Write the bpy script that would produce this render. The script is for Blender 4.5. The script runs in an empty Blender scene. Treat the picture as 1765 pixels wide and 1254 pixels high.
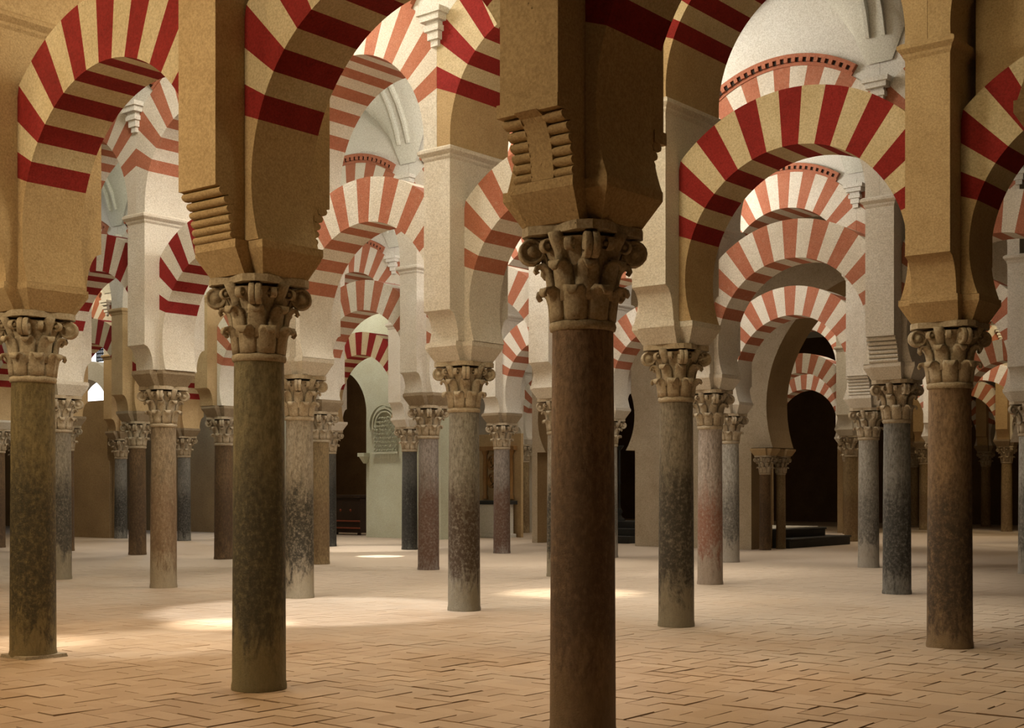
import bpy, math, random
from math import sin, cos, pi, sqrt, radians, atan2, asin
random.seed(7)
C = bpy.context.scene.collection
SC = bpy.context.scene

# ------------------------------------------------------------------ lattice of the hall
F, H, CX, EYE = 2286.88, 843.96, 882.0, 1.55
P0 = (.4594, 8.3525)
TH = .6837
A, B = 3.1627, 6.1172
AV = (cos(TH), -sin(TH))        # along an arcade
BV = (sin(TH), cos(TH))         # across the aisles
SHIFT = {5: .28, 6: .50, 7: .78, 8: 1.0}

def pos(i, j, s=0.0, q=0.0):
    """row j, column i, plus s metres along the arcade and q metres across it"""
    x = P0[0] + i * A * AV[0] + j * B * BV[0] + s * AV[0] + q * BV[0]
    y = P0[1] + i * A * AV[1] + j * B * BV[1] + s * AV[1] + q * BV[1]
    return x + SHIFT.get(round(j), 0.0) * (1 if j >= 4.6 else 0), y

ROT = -TH

# measured irregularities of single columns, metres to the right
DX = {(-2,0):-.01, (-1,0):.022, (0,0):-.012, (-2,1):-.033, (-3,1):-.023, (-4,1):-.049, (-1,2):.023, (-2,2):-.019,
      (-5,2):.044, (-6,2):.045, (-5,3):-.035, (-7,3):.09, (-10,3):-.07, (-8,2):.07, (-5,1):.07}

# ------------------------------------------------------------------ materials
def mat(name):
    m = bpy.data.materials.new(name); m.use_nodes = True
    nt = m.node_tree; nt.nodes.clear()
    out = nt.nodes.new('ShaderNodeOutputMaterial')
    bs = nt.nodes.new('ShaderNodeBsdfPrincipled')
    nt.links.new(bs.outputs[0], out.inputs[0])
    return m, nt, bs

def N(nt, typ, **kw):
    n = nt.nodes.new(typ)
    for k, v in kw.items():
        if k in n.inputs: n.inputs[k].default_value = v
        else: setattr(n, k, v)
    return n

def mixc(nt, fac, a, b, blend='MIX'):
    n = nt.nodes.new('ShaderNodeMix'); n.data_type = 'RGBA'; n.blend_type = blend
    for sock, v in ((n.inputs[0], fac), (n.inputs[6], a), (n.inputs[7], b)):
        if hasattr(v, 'links') or hasattr(v, 'is_linked'): nt.links.new(v, sock)
        elif isinstance(v, tuple): sock.default_value = v if len(v) == 4 else v + (1,)
        else: sock.default_value = v
    return n.outputs[2]

def maprange(nt, val, a, b, c=0.0, d=1.0):
    n = nt.nodes.new('ShaderNodeMapRange'); nt.links.new(val, n.inputs[0])
    n.inputs[1].default_value = a; n.inputs[2].default_value = b
    n.inputs[3].default_value = c; n.inputs[4].default_value = d
    return n.outputs[0]

def mul(nt, a, b, op='MULTIPLY'):
    n = nt.nodes.new('ShaderNodeMath'); n.operation = op
    for s, v in ((n.inputs[0], a), (n.inputs[1], b)):
        if hasattr(v, 'is_linked'): nt.links.new(v, s)
        else: s.default_value = v
    return n.outputs[0]

def coords(nt, rnd=True):
    tc = nt.nodes.new('ShaderNodeTexCoord')
    if not rnd: return tc.outputs['Object'], tc
    oi = nt.nodes.new('ShaderNodeObjectInfo')
    va = nt.nodes.new('ShaderNodeVectorMath'); va.operation = 'ADD'
    nt.links.new(tc.outputs['Object'], va.inputs[0])
    ml = mul(nt, oi.outputs['Random'], 37.0)
    cb = nt.nodes.new('ShaderNodeCombineXYZ')
    nt.links.new(ml, cb.inputs[0]); nt.links.new(ml, cb.inputs[1])
    nt.links.new(cb.outputs[0], va.inputs[1])
    return va.outputs[0], tc

def noise(nt, vec, scale, detail=6, rough=.6, dist=0.0):
    n = N(nt, 'ShaderNodeTexNoise', Scale=scale, Detail=detail, Roughness=rough, Distortion=dist)
    nt.links.new(vec, n.inputs['Vector']); return n.outputs['Fac']

def bump(nt, bs, h, strength=.3, dist=.01):
    b = N(nt, 'ShaderNodeBump', Strength=strength, Distance=dist)
    nt.links.new(h, b.inputs['Height']); nt.links.new(b.outputs[0], bs.inputs['Normal'])

def plaster(name, c1, c2, spot=(.25,.17,.09), spotamt=.35, rough=.9, scale=1.6, bmp=.6):
    m, nt, bs = mat(name)
    v, tc = coords(nt)
    n1 = noise(nt, v, scale); n2 = noise(nt, v, 14, 8, .7); n3 = noise(nt, v, 55, 4, .7)
    base = mixc(nt, maprange(nt, n1, .32, .68), c1, c2)
    base = mixc(nt, maprange(nt, n2, .54, .74, 0, spotamt), base, spot)
    pit = N(nt, 'ShaderNodeTexVoronoi', Scale=16.0); nt.links.new(v, pit.inputs['Vector'])
    pm = mul(nt, maprange(nt, pit.outputs['Distance'], .10, .04), maprange(nt, n1, .45, .6))
    base = mixc(nt, mul(nt, pm, min(1, spotamt*1.7)), base, tuple(k*.6 for k in spot))
    n5 = noise(nt, v, .55, 3, .5, .5)
    base = mixc(nt, maprange(nt, n5, .5, .72, 0, spotamt*.6), base, tuple(.5*a + .5*b for a, b in zip(c2, spot)))
    base = mixc(nt, maprange(nt, n3, .38, .62), mixc(nt, 1.0, base, (.74,.72,.68), 'MULTIPLY'), base)
    n3 = mul(nt, n3, mul(nt, pm, .8), 'SUBTRACT')
    nt.links.new(base, bs.inputs['Base Color'])
    bs.inputs['Roughness'].default_value = rough
    bs.inputs['Specular IOR Level'].default_value = .15
    bump(nt, bs, mul(nt, n2, n3, 'ADD'), bmp, .012)
    return m

M = {}
M['plaster'] = plaster('aged_plaster', (.60,.43,.235), (.50,.345,.175), (.30,.19,.09), .45)
M['cream'] = plaster('cream_voussoir', (.72,.60,.40), (.62,.49,.29), (.35,.22,.10), .35)
M['cream_pale'] = plaster('pale_voussoir', (.80,.74,.64), (.73,.65,.53), (.45,.30,.18), .25)
M['plaster_pale'] = plaster('pale_plaster', (.79,.73,.63), (.72,.64,.52), (.42,.30,.18), .3)
M['red'] = plaster('red_voussoir', (.33,.030,.026), (.25,.022,.018), (.09,.012,.01), .5)
M['orange'] = plaster('faded_brick_voussoir', (.50,.19,.11), (.43,.15,.085), (.60,.40,.28), .35)
M['white'] = plaster('white_plaster', (.82,.79,.72), (.77,.73,.64), (.55,.45,.32), .2, scale=.9)
M['vault'] = plaster('vault_plaster', (.74,.73,.64), (.70,.68,.58), (.55,.50,.42), .2, scale=.6, bmp=.12)
M['stone'] = plaster('impost_stone', (.42,.33,.22), (.33,.25,.16), (.14,.10,.06), .5, scale=3)
M['capital'] = plaster('carved_marble', (.60,.50,.36), (.44,.34,.22), (.14,.10,.06), .6, scale=5)
M['chapel'] = plaster('tan_wall_stone', (.42,.29,.15), (.34,.23,.12), (.18,.11,.05), .5, scale=1.2)
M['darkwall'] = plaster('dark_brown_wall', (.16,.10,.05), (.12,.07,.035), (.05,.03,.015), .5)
M['grey_stone'] = plaster('grey_ashlar', (.60,.50,.36), (.52,.42,.29), (.30,.22,.13), .5, scale=2)
M['black'] = plaster('black_marble', (.03,.03,.03), (.05,.05,.045), (.015,.015,.015), .3, rough=.45)
M['wood'] = plaster('dark_wood', (.045,.025,.015), (.03,.018,.01), (.10,.04,.02), .3, rough=.5)
M['rail'] = plaster('red_brown_rail', (.30,.08,.04), (.22,.06,.03), (.10,.03,.02), .3, rough=.5)
M['iron'] = plaster('wrought_iron', (.02,.02,.02), (.03,.03,.028), (.01,.01,.01), .3, rough=.5)
M['gilt'] = plaster('gilded_carving', (.40,.22,.08), (.28,.14,.05), (.12,.06,.02), .4, rough=.5)
M['greenwall'] = plaster('pale_green_plaster', (.72,.74,.58), (.66,.66,.49), (.50,.46,.30), .25)

def shaft(name, c1, c2, grime, z0, z1, amt=.85, foot=None, streak=1.0):
    m, nt, bs = mat(name)
    v, tc = coords(nt)
    sep = nt.nodes.new('ShaderNodeSeparateXYZ'); nt.links.new(tc.outputs['Object'], sep.inputs[0])
    mp = nt.nodes.new('ShaderNodeMapping'); mp.inputs['Scale'].default_value = (1, 1, .35)
    nt.links.new(v, mp.inputs[0])
    n1 = noise(nt, mp.outputs[0], 3.2, 8, .65, .4)
    n2 = noise(nt, v, 22, 8, .75); n3 = noise(nt, v, 70, 4, .7); n4 = noise(nt, mp.outputs[0], 7, 8, .7, .8)
    base = mixc(nt, maprange(nt, n1, .35, .65), c1, c2)
    base = mixc(nt, maprange(nt, n2, .50, .70, 0, .6), base, tuple(k * .40 for k in c2))
    base = mixc(nt, maprange(nt, n4, .52, .70, 0, .55), base, tuple(k * .42 for k in c2))
    base = mixc(nt, maprange(nt, n3, .62, .75, 0, .35), base, tuple(min(1, k * 1.7) for k in c1))
    n6 = noise(nt, mp.outputs[0], 38, 6, .75, .3)
    base = mixc(nt, maprange(nt, n6, .36, .60), mixc(nt, 1.0, base, (.50,.48,.44), 'MULTIPLY'), base)
    zz = mul(nt, sep.outputs[2], mul(nt, mul(nt, n4, .5, 'SUBTRACT'), 1.6), 'ADD')
    up = maprange(nt, zz, z1 + .25, z1 - .25); lo = maprange(nt, zz, z0 - .15, z0 + .15)
    mask = mul(nt, up, lo)
    mask = mul(nt, mask, maprange(nt, n2, .30, .52))
    base = mixc(nt, mul(nt, mask, amt), base, grime)
    if foot:
        fm = maprange(nt, zz, z0 + .05, z0 - .25)
        base = mixc(nt, mul(nt, fm, .7), base, foot)
    base = mixc(nt, 1.0, base, (.84,.82,.80), 'MULTIPLY')
    nt.links.new(base, bs.inputs['Base Color'])
    bs.inputs['Roughness'].default_value = .62
    bs.inputs['Specular IOR Level'].default_value = .3
    bump(nt, bs, mul(nt, n2, n3, 'ADD'), .6, .015)
    return m

BLK = (.018,.016,.011)
S = {
 'brown':  shaft('brown_granite', (.42,.275,.17), (.30,.195,.12), (.13,.085,.055), .55, 1.6, .7, (.24,.165,.09)),
 'olive':  shaft('olive_marble', (.40,.335,.18), (.28,.235,.13), (.06,.055,.038), .45, 1.65, .8, (.27,.22,.11)),
 'oliveblack': shaft('olive_black_marble', (.38,.285,.12), (.26,.20,.09), (.035,.03,.018), .3, 1.7, .75, (.27,.2,.09)),
 'redblack': shaft('red_black_marble', (.42,.275,.15), (.30,.195,.11), (.05,.037,.025), .3, 1.5, .8, (.30,.21,.11)),
 'greyolive': shaft('grey_olive_marble', (.42,.36,.27), (.31,.265,.19), (.04,.034,.025), .45, 1.7, .85, (.33,.28,.19)),
 'greydark': shaft('grey_marble_dark_band', (.46,.43,.36), (.36,.33,.27), (.075,.045,.025), .42, 1.55, .95, (.30,.26,.18)),
 'paleblack': shaft('pale_marble_black_specks', (.56,.49,.38), (.46,.38,.27), (.03,.026,.015), .4, 1.55, .92, (.42,.36,.25)),
 'beige': shaft('beige_marble', (.52,.41,.27), (.42,.31,.19), (.22,.12,.06), .5, 1.7, .6, (.48,.40,.28)),
 'slate': shaft('slate_blue_marble', (.36,.345,.31), (.24,.235,.215), (.028,.026,.022), .2, 1.5, .85, None),
 'rosy': shaft('rosy_marble', (.62,.53,.46), (.52,.43,.36), (.30,.12,.07), .5, 1.45, .85, (.45,.36,.28)),
 'palegrey': shaft('pale_grey_marble', (.60,.57,.50), (.48,.45,.39), (.05,.045,.04), .5, 1.5, .6, (.5,.45,.38)),
 'mauve': shaft('mauve_marble', (.46,.40,.36), (.36,.31,.27), (.15,.075,.045), .0, 1.6, .9, None),
 'umber': shaft('umber_marble', (.25,.155,.075), (.17,.105,.05), (.07,.04,.02), .3, 1.6, .7, None),
 'charcoal': shaft('charcoal_marble', (.16,.15,.13), (.10,.10,.09), BLK, .0, 1.7, .9, None),
 'sand': shaft('sandy_marble', (.46,.33,.17), (.36,.25,.12), (.16,.09,.04), .2, 1.4, .6, None),
}

def brick_floor_mat(name, att=True):
    m, nt, bs = mat(name)
    tc = nt.nodes.new('ShaderNodeTexCoord'); v = tc.outputs['Object']
    n1 = noise(nt, v, .35, 5, .6); n2 = noise(nt, v, 9, 7, .7); n3 = noise(nt, v, 60, 5, .7)
    if att:
        at = nt.nodes.new('ShaderNodeAttribute'); at.attribute_name = 'tone'
        r = at.outputs['Fac']
    else:
        r = noise(nt, v, 3.0, 2, .5)
    base = mixc(nt, r, (.47,.31,.185), (.385,.24,.13))
    base = mixc(nt, maprange(nt, n2, .52, .75, 0, .4), base, (.29,.17,.09))
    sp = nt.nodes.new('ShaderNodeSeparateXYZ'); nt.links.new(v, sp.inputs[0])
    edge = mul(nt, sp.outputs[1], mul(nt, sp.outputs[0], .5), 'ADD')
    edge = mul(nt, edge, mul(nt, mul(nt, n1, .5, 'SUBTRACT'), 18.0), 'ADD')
    dust_light = mul(nt, maprange(nt, edge, 10.0, 19.0, .05, .8), maprange(nt, n2, .25, .6, .6, 1))  # pale dust tone, mostly light on the deeper floor put into the colour
    base = mixc(nt, dust_light, base, (.50,.415,.325))
    nt.links.new(base, bs.inputs['Base Color'])
    bs.inputs['Roughness'].default_value = .55
    bs.inputs['Specular IOR Level'].default_value = .3
    bump(nt, bs, mul(nt, n2, n3, 'ADD'), .25, .006)
    return m
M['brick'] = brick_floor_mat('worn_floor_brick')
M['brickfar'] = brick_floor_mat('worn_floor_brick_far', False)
M['joint'] = plaster('dusty_joint', (.085,.05,.025), (.06,.035,.018), (.03,.02,.012), .4)

# ------------------------------------------------------------------ mesh builder
class MB:
    def __init__(s): s.v = []; s.f = []; s.m = []; s.sm = []
    def add(s, vs, fs, m=0, smooth=False):
        o = len(s.v); s.v += [tuple(p) for p in vs]
        for f in fs: s.f.append([o + k for k in f]); s.m.append(m); s.sm.append(smooth)
    def box(s, x0, x1, y0, y1, z0, z1, m=0):
        s.add([(x0,y0,z0),(x1,y0,z0),(x1,y1,z0),(x0,y1,z0),(x0,y0,z1),(x1,y0,z1),(x1,y1,z1),(x0,y1,z1)],
              [(3,2,1,0),(4,5,6,7),(0,1,5,4),(1,2,6,5),(2,3,7,6),(3,0,4,7)], m)
    def frustum(s, a, b, m=0):
        """a, b = (x0,x1,y0,y1,z)"""
        s.add([(a[0],a[2],a[4]),(a[1],a[2],a[4]),(a[1],a[3],a[4]),(a[0],a[3],a[4]),
               (b[0],b[2],b[4]),(b[1],b[2],b[4]),(b[1],b[3],b[4]),(b[0],b[3],b[4])],
              [(3,2,1,0),(4,5,6,7),(0,1,5,4),(1,2,6,5),(2,3,7,6),(3,0,4,7)], m)
    def lathe(s, prof, n=32, m=0, smooth=True, cap=True, cx=0, cy=0):
        vs = []; fs = []
        for r, z in prof:
            for k in range(n):
                t = 2 * pi * k / n; vs.append((cx + r * cos(t), cy + r * sin(t), z))
        L = len(prof)
        for a in range(L - 1):
            for k in range(n):
                k2 = (k + 1) % n
                fs.append((a*n+k, a*n+k2, (a+1)*n+k2, (a+1)*n+k))
        s.add(vs, fs, m, smooth)
        if cap:
            s.add(vs[:n], [tuple(reversed(range(n)))], m); s.add(vs[-n:], [tuple(range(n))], m)
    def prism(s, poly, axis, a, b, m=0, smooth=False):
        """extrude a 2-D polygon: axis 'x' -> poly is (y,z); 'y' -> poly is (x,z); 'z' -> (x,y)"""
        def P(p, t): return (t, p[0], p[1]) if axis == 'x' else ((p[0], t, p[1]) if axis == 'y' else (p[0], p[1], t))
        n = len(poly)
        vs = [P(p, a) for p in poly] + [P(p, b) for p in poly]
        s.add(vs, [tuple(range(n)), tuple(reversed(range(n, 2*n)))], m)
        s.add(vs, [(k, k+n, (k+1) % n + n, (k+1) % n) for k in range(n)], m, smooth)
    def sweep(s, path, widths, thick, az, m=0):
        """leaf: path of (r,z) in the radial plane at azimuth az, lens-shaped cross-section"""
        ca, sa = cos(az), sin(az); K = 8; vs = []; fs = []
        n = len(path)
        for k, ((r, z), w) in enumerate(zip(path, widths)):
            a = path[max(0, k-1)]; b = path[min(n-1, k+1)]
            tr, tz = b[0]-a[0], b[1]-a[1]; l = sqrt(tr*tr+tz*tz) or 1; tr /= l; tz /= l
            nr, nz = tz, -tr
            for t in range(K):
                an = 2*pi*t/K
                y = w * cos(an); h = thick * sin(an) * (1 if sin(an) > 0 else .5) - .25 * abs(y) * abs(cos(an))
                rr = r + nr*h; zz = z + nz*h
                vs.append((rr*ca - y*sa, rr*sa + y*ca, zz))
        for k in range(n-1):
            for t in range(K):
                fs.append((k*K+t, k*K+(t+1) % K, (k+1)*K+(t+1) % K, (k+1)*K+t))
        fs.append(tuple(reversed(range(K)))); fs.append(tuple(range((n-1)*K, n*K)))
        s.add(vs, fs, m, True)
    def disc(s, c, ax, r, t, m=0, n=14):
        """thick rounded disc, centre c, horizontal axis azimuth ax"""
        ux, uy = cos(ax), sin(ax); vx, vy = -uy, ux
        vs = []; half = [(r, t*.3), (r*.94, t*.5), (r*.78, t*.5), (r*.70, t*.22), (r*.42, t*.22), (r*.34, t*.62), (.001, t*.72)]
        prof = [(a, -d) for a, d in reversed(half)] + half
        for rr, d in prof:
            for k in range(n):
                a = 2*pi*k/n
                vs.append((c[0] + ux*d + vx*rr*cos(a), c[1] + uy*d + vy*rr*cos(a), c[2] + rr*sin(a)))
        fs = []
        for a in range(len(prof)-1):
            for k in range(n):
                fs.append((a*n+k, a*n+(k+1) % n, (a+1)*n+(k+1) % n, (a+1)*n+k))
        s.add(vs, fs, m, True)
    def mesh(s, name, mats):
        me = bpy.data.meshes.new(name); me.from_pydata(s.v, [], s.f)
        for mm in mats: me.materials.append(mm)
        me.polygons.foreach_set('material_index', s.m)
        me.polygons.foreach_set('use_smooth', s.sm)
        import bmesh
        bm = bmesh.new(); bm.from_mesh(me); bmesh.ops.recalc_face_normals(bm, faces=bm.faces); bm.to_mesh(me); bm.free()
        me.update(); return me

def ob(name, me, parent=None, loc=(0,0,0), rz=0.0):
    o = bpy.data.objects.new(name, me); C.objects.link(o)
    if parent: o.parent = parent
    o.location = loc; o.rotation_euler = (0, 0, rz); return o

def thing(name, label, cat, loc, rz=0.0, group=None, me=None):
    o = ob(name, me, None, loc, rz)
    o['label'] = label; o['category'] = cat; o['kind'] = 'thing'
    if group: o['group'] = group
    return o

def struct(name, me, loc=(0,0,0), rz=0.0):
    o = ob(name, me, None, loc, rz); o['kind'] = 'structure'; return o

# ------------------------------------------------------------------ column meshes (unit shaft radius .205)
Z_SH, Z_CAP, Z_IMP, Z_COR, Z_MOU, Z_UP = 2.60, 3.18, 3.42, 3.80, 5.68, 5.84
def shaft_mesh(mt):
    b = MB(); R = .205
    prof = [(R*1.05, 0), (R*1.05, .035), (R*1.015, .07)]
    for k in range(1, 13):
        t = k/12; prof.append((R*(1.015 + .012*sin(pi*t*.8) - .085*t), .07 + t*(Z_SH-.13)))
    prof += [(R*.945, Z_SH-.055)]
    b.lathe(prof, 40)
    return b.mesh('shaft', [mt])
SHAFT_ME = {k: shaft_mesh(m) for k, m in S.items()}
b = MB(); R = .205
b.lathe([(R*.93, Z_SH-.06), (R*1.0, Z_SH-.055), (R*1.035, Z_SH-.03), (R*1.0, Z_SH-.005), (R*.95, Z_SH)], 40)
COLLAR_ME = b.mesh('collar', [M['capital']])

def capital_mesh():
    b = MB()
    b.lathe([(.185, 2.595), (.192, 2.66), (.198, 2.80), (.212, 2.95), (.255, 3.06), (.285, 3.10)], 32)
    for k in range(8):            # lower leaves
        az = 2*pi*k/8 + pi/8
        path = [(.192, 2.60), (.200, 2.66), (.207, 2.72), (.222, 2.77), (.250, 2.795), (.278, 2.79), (.288, 2.765), (.278, 2.745)]
        b.sweep(path, [.075, .080, .082, .078, .064, .048, .036, .018], .022, az)
    for k in range(8):            # upper leaves
        az = 2*pi*k/8
        path = [(.196, 2.72), (.205, 2.80), (.215, 2.87), (.232, 2.92), (.262, 2.95), (.292, 2.945), (.302, 2.92), (.290, 2.90)]
        b.sweep(path, [.070, .076, .078, .074, .060, .046, .034, .016], .022, az)
    for k in range(4):            # corner stalks and volutes
        az = pi/4 + k*pi/2
        path = [(.205, 2.86), (.225, 2.95), (.258, 3.02), (.305, 3.07), (.350, 3.085), (.375, 3.06)]
        b.sweep(path, [.050, .050, .046, .042, .038, .030], .024, az)
        for d in (-.024, .024):
            r = .325; cxx, cyy = r*cos(az) - d*sin(az), r*sin(az) + d*cos(az)
            b.disc((cxx, cyy, 3.035), az + pi/2, .083, .044)
    for k in range(4):            # bosses on the faces
        az = k*pi/2
        path = [(.215, 2.95), (.235, 3.02), (.270, 3.08), (.300, 3.13)]
        b.sweep(path, [.045, .05, .055, .05], .035, az)
        for d in (-1, 1):
            a2 = az + d*.33
            b.disc((.275*cos(a2), .275*sin(a2), 3.055), a2 + pi/2, .042, .05)
    return b.mesh('capital', [M['capital']])
CAP_ME = capital_mesh()
b = MB()
pts = []
for k in range(4):                # concave-sided abacus
    a0 = pi/4 + k*pi/2
    for t in range(-3, 4):
        a = a0 + t*pi/12*.98
        r = (.385, .370, .315, .285)[abs(t)]
        pts.append((r*cos(a), r*sin(a)))
b.prism(pts, 'z', 3.125, 3.18)
ABACUS_ME = b.mesh('abacus', [M['capital']])

def impost_mesh():
    b = MB(); e = .002
    b.frustum((-.20,.20,-.31,.31,Z_CAP), (-.24,.24,-.43,.43,Z_IMP-.06)); b.box(-.24,.24,-.43,.43,Z_IMP-.06,Z_IMP)
    b.frustum((-.30,.30,-.215,.215,Z_CAP), (-.40,.40,-.305,.305,Z_IMP-.06)); b.box(-.40,.40,-.305,.305,Z_IMP-.06,Z_IMP-e)
    return b
IMP_ME = impost_mesh().mesh('impost_block', [M['stone']])
IMP_PALE = impost_mesh().mesh('impost_block', [M['plaster_pale']])
IMP_WARM = impost_mesh().mesh('impost_block', [M['plaster']])

CAT_COL = 'column'
def column(i, j, kind, label, r=.205, imp=IMP_WARM, at=None):
    x, y = at or pos(i, j); x += DX.get((i, j), 0)
    t = thing('marble_column', label, CAT_COL, (x, y, 0), ROT, 'marble columns of the arcades')
    sh = ob('shaft', SHAFT_ME[kind], t); sh.scale = (r/.205, r/.205, 1); sh.rotation_euler = (0, 0, random.uniform(0, 6.28))
    ob('collar', COLLAR_ME, t).scale = (r/.205, r/.205, 1)
    k = .5 + .5*r/.205
    cp = ob('capital', CAP_ME, t); cp.scale = (k, k, 1)
    ob('abacus', ABACUS_ME, cp)
    ob('impost_block', imp, t)
    if (i, j) == (-2, 0):
        b = MB(); b.frustum((-.20,.235,-.22,.22,-.008), (-.19,.225,-.21,.21,.03)); ob('plinth', b.mesh('plinth', [M['stone']]), t)
    return t

# ------------------------------------------------------------------ piers
PW, PT = .22, .57            # half width along the arcade, half thickness across it
def corbel_q(z):
    t = max(0, min(1, (z - Z_IMP)/(Z_COR - Z_IMP)))
    return .40 + (PT - .40)*(1 - sqrt(max(0, 1 - t*t)))
def corbel_mesh(style, mt, sg):
    b = MB(); n = 14
    zs = [Z_IMP + (Z_COR - Z_IMP)*k/n for k in range(n+1)]
    if 1:
        def slab(x0, x1, off):
            poly = [(sg*.4005, Z_IMP+.002)] + [(sg*max(.402, corbel_q(z) + off), max(z, Z_IMP+.002)) for z in zs] + [(sg*.4005, Z_COR)]
            b.prism(poly, 'x', x0, x1)
        if style == 'smooth': slab(-PW, PW, .012)
        else:
            slab(-PW, PW, -.03)
            if style == 'band': slab(-.085, .085, .035)
            nr = 6
            for k in range(nr):
                z = Z_IMP + (k + .5)*(Z_COR - Z_IMP)/nr
                z2 = (Z_COR - Z_IMP)/nr*.52
                q = corbel_q(z) - .012
                c = [(sg*(q + .052*cos(a)), z + z2*sin(a)) for a in [pi*2*m/10 for m in range(10)]]
                for (x0, x1) in (((-PW, -.085), (.085, PW)) if style == 'band' else ((-PW, PW),)):
                    b.prism(c, 'x', x0 - .004, x1 + .004, 0, True)
            if style == 'band': b.box(-PW-.012, PW+.012, *sorted((sg*.45, sg*(PT+.02))), Z_COR-.005, Z_COR+.075)
    return b.mesh('roll_corbel', [mt])
def pier_mesh(mt):
    b = MB()
    b.box(-PW, PW, -.40, .40, Z_IMP+.002, Z_COR); b.box(-PW, PW, -PT, PT, Z_COR, Z_MOU)
    return b.mesh('pier', [mt])
def moulding_mesh(mt):
    b = MB(); st = [(0, .0), (.018, .03), (.022, .055), (.05, .085), (.062, .10), (.062, .135), (.03, .16)]
    for (o0, z0), (o1, z1) in zip(st[:-1], st[1:]):
        b.frustum((-PW-o0, PW+o0, -PT-o0, PT+o0, Z_MOU+z0), (-PW-o1, PW+o1, -PT-o1, PT+o1, Z_MOU+z1))
    return b.mesh('moulding', [mt])
def bracket_mesh(mt, sg):
    b = MB()
    if 1:
        for w, d, z0, z1 in ((.06,.05,7.10,7.18),(.09,.08,7.18,7.28),(.12,.11,7.28,7.35),(.10,.09,7.35,7.40),(.16,.15,7.40,7.48),(.20,.18,7.48,7.55)):
            b.box(-w, w, *sorted((sg*(PT+.002), sg*(PT+d))), z0, z1)
    return b.mesh('vault_bracket', [mt])
PM = {}
for tone, mt in (('warm', M['plaster']), ('pale', M['plaster_pale'])):
    PM[tone] = (pier_mesh(mt), moulding_mesh(mt), {s: [corbel_mesh(s, mt, k) for k in (-1, 1)] for s in ('smooth', 'rolls', 'band')})
BRK = [bracket_mesh(M['white'], s) for s in (-1, 1)]
def pier(i, j, style, tone, label):
    x, y = pos(i, j)
    t = thing('arcade_pier', label, 'pier', (x, y, 0), ROT, 'piers above the columns')
    body, mou, cor = PM[tone]
    ob('pier_body', body, t); 
    for k in cor[style]: ob('roll_corbel', k, t)
    ob('moulding', mou, t)
    for k in BRK: ob('vault_bracket', k, t)
    return t

# ------------------------------------------------------------------ arches
R1, ZC1, RO1, T1 = 1.28, 3.87, 1.88, .30
R2, ZC2, RO2, T2 = 1.36, 5.95, 2.08, .57
NV = 17
def ring(r, ro, zc, t, clip, a0, a1, nv=NV, sub=3):
    """voussoirs alternate material 0 (red) / 1 (cream)"""
    b = MB()
    def outer(a):
        c = abs(cos(a)); return min(ro, clip/c) if c > 1e-6 else ro
    for k in range(nv):
        for s in range(sub):
            p = a0 + (a1-a0)*(k + s/sub)/nv; q = a0 + (a1-a0)*(k + (s+1)/sub)/nv
            m = k % 2
            pts = [(r*cos(p), zc + r*sin(p)), (outer(p)*cos(p), zc + outer(p)*sin(p)), (outer(q)*cos(q), zc + outer(q)*sin(q)), (r*cos(q), zc + r*sin(q))]
            vs = [(x, -t, z) for x, z in pts] + [(x, t, z) for x, z in pts]
            fs = [(0,1,2,3), (7,6,5,4), (0,3,7,4), (1,5,6,2)]
            b.add(vs, fs, m)
    return b
def haunch(side, r, zc, t, clip, zb, a_end, n=14):
    b = MB(); a_st = asin((zb - zc)/r)
    ze = zc + clip*math.tan(a_end)
    pr = None
    for k in range(n+1):
        f = k/n; a = a_st + (a_end - a_st)*f
        cur = [(side*r*cos(a), zc + r*sin(a)), (side*clip, zb + (ze - zb)*f)]
        if pr:
            pts = [pr[0], pr[1], cur[1], cur[0]]
            b.add([(x, -t, z) for x, z in pts] + [(x, t, z) for x, z in pts], [(0,1,2,3), (7,6,5,4), (0,3,7,4), (1,5,6,2)], 0)
        pr = cur
    b.add([(side*r*cos(a_st), -t, zb), (side*clip, -t, zb), (side*clip, t, zb), (side*r*cos(a_st), t, zb)], [(0,1,2,3)])
    return b
A1a, A1b = radians(20), radians(160)
A2a, A2b = radians(22), radians(158)
CL1, CL2 = A/2 - PW - .003, A/2 - .002
def arch_meshes(kind, red, cream, plain):
    if kind == 1:
        return (ring(R1, RO1, ZC1, T1, CL1, A1a, A1b).mesh('voussoir_ring', [red, cream]),
                [haunch(s, R1, ZC1, T1, CL1, Z_IMP + .001, A1a).mesh('plain_haunch', [plain]) for s in (-1, 1)])
    return (ring(R2, RO2, ZC2, T2, CL2, A2a, A2b).mesh('voussoir_ring', [red, cream]),
            [haunch(s, R2, ZC2, T2 - .001, CL2, Z_UP + .003, A2a).mesh('plain_haunch', [plain]) for s in (-1, 1)])
def cornice_mesh():
    b = MB(); n = 40; a0, a1 = radians(56.5), radians(123.5)
    for ro, rr, t, in ((RO2, RO2+.05, T2+.015), (RO2+.05, RO2+.115, T2+.03), (RO2+.115, RO2+.17, T2+.06)):
        for k in range(n):
            p = a0 + (a1-a0)*k/n; q = a0 + (a1-a0)*(k+1)/n
            pts = [(ro*cos(p), ZC2 + ro*sin(p)), (rr*cos(p), ZC2 + rr*sin(p)), (rr*cos(q), ZC2 + rr*sin(q)), (ro*cos(q), ZC2 + ro*sin(q))]
            mm = 0
            if abs(ro - RO2 - .05) < 1e-6: mm = 1 if k % 2 else 0
            tt = t + (.03 if (mm == 0 and ro > RO2+.04 and ro < RO2+.1) else 0)
            b.add([(x, -tt, z) for x, z in pts] + [(x, tt, z) for x, z in pts], [(0,1,2,3), (7,6,5,4), (0,3,7,4), (1,5,6,2), (0,4,5,1), (3,2,6,7)], mm)
    return b.mesh('dentil_cornice', [M['orange'], M['wood']])
CORN = cornice_mesh()
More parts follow.
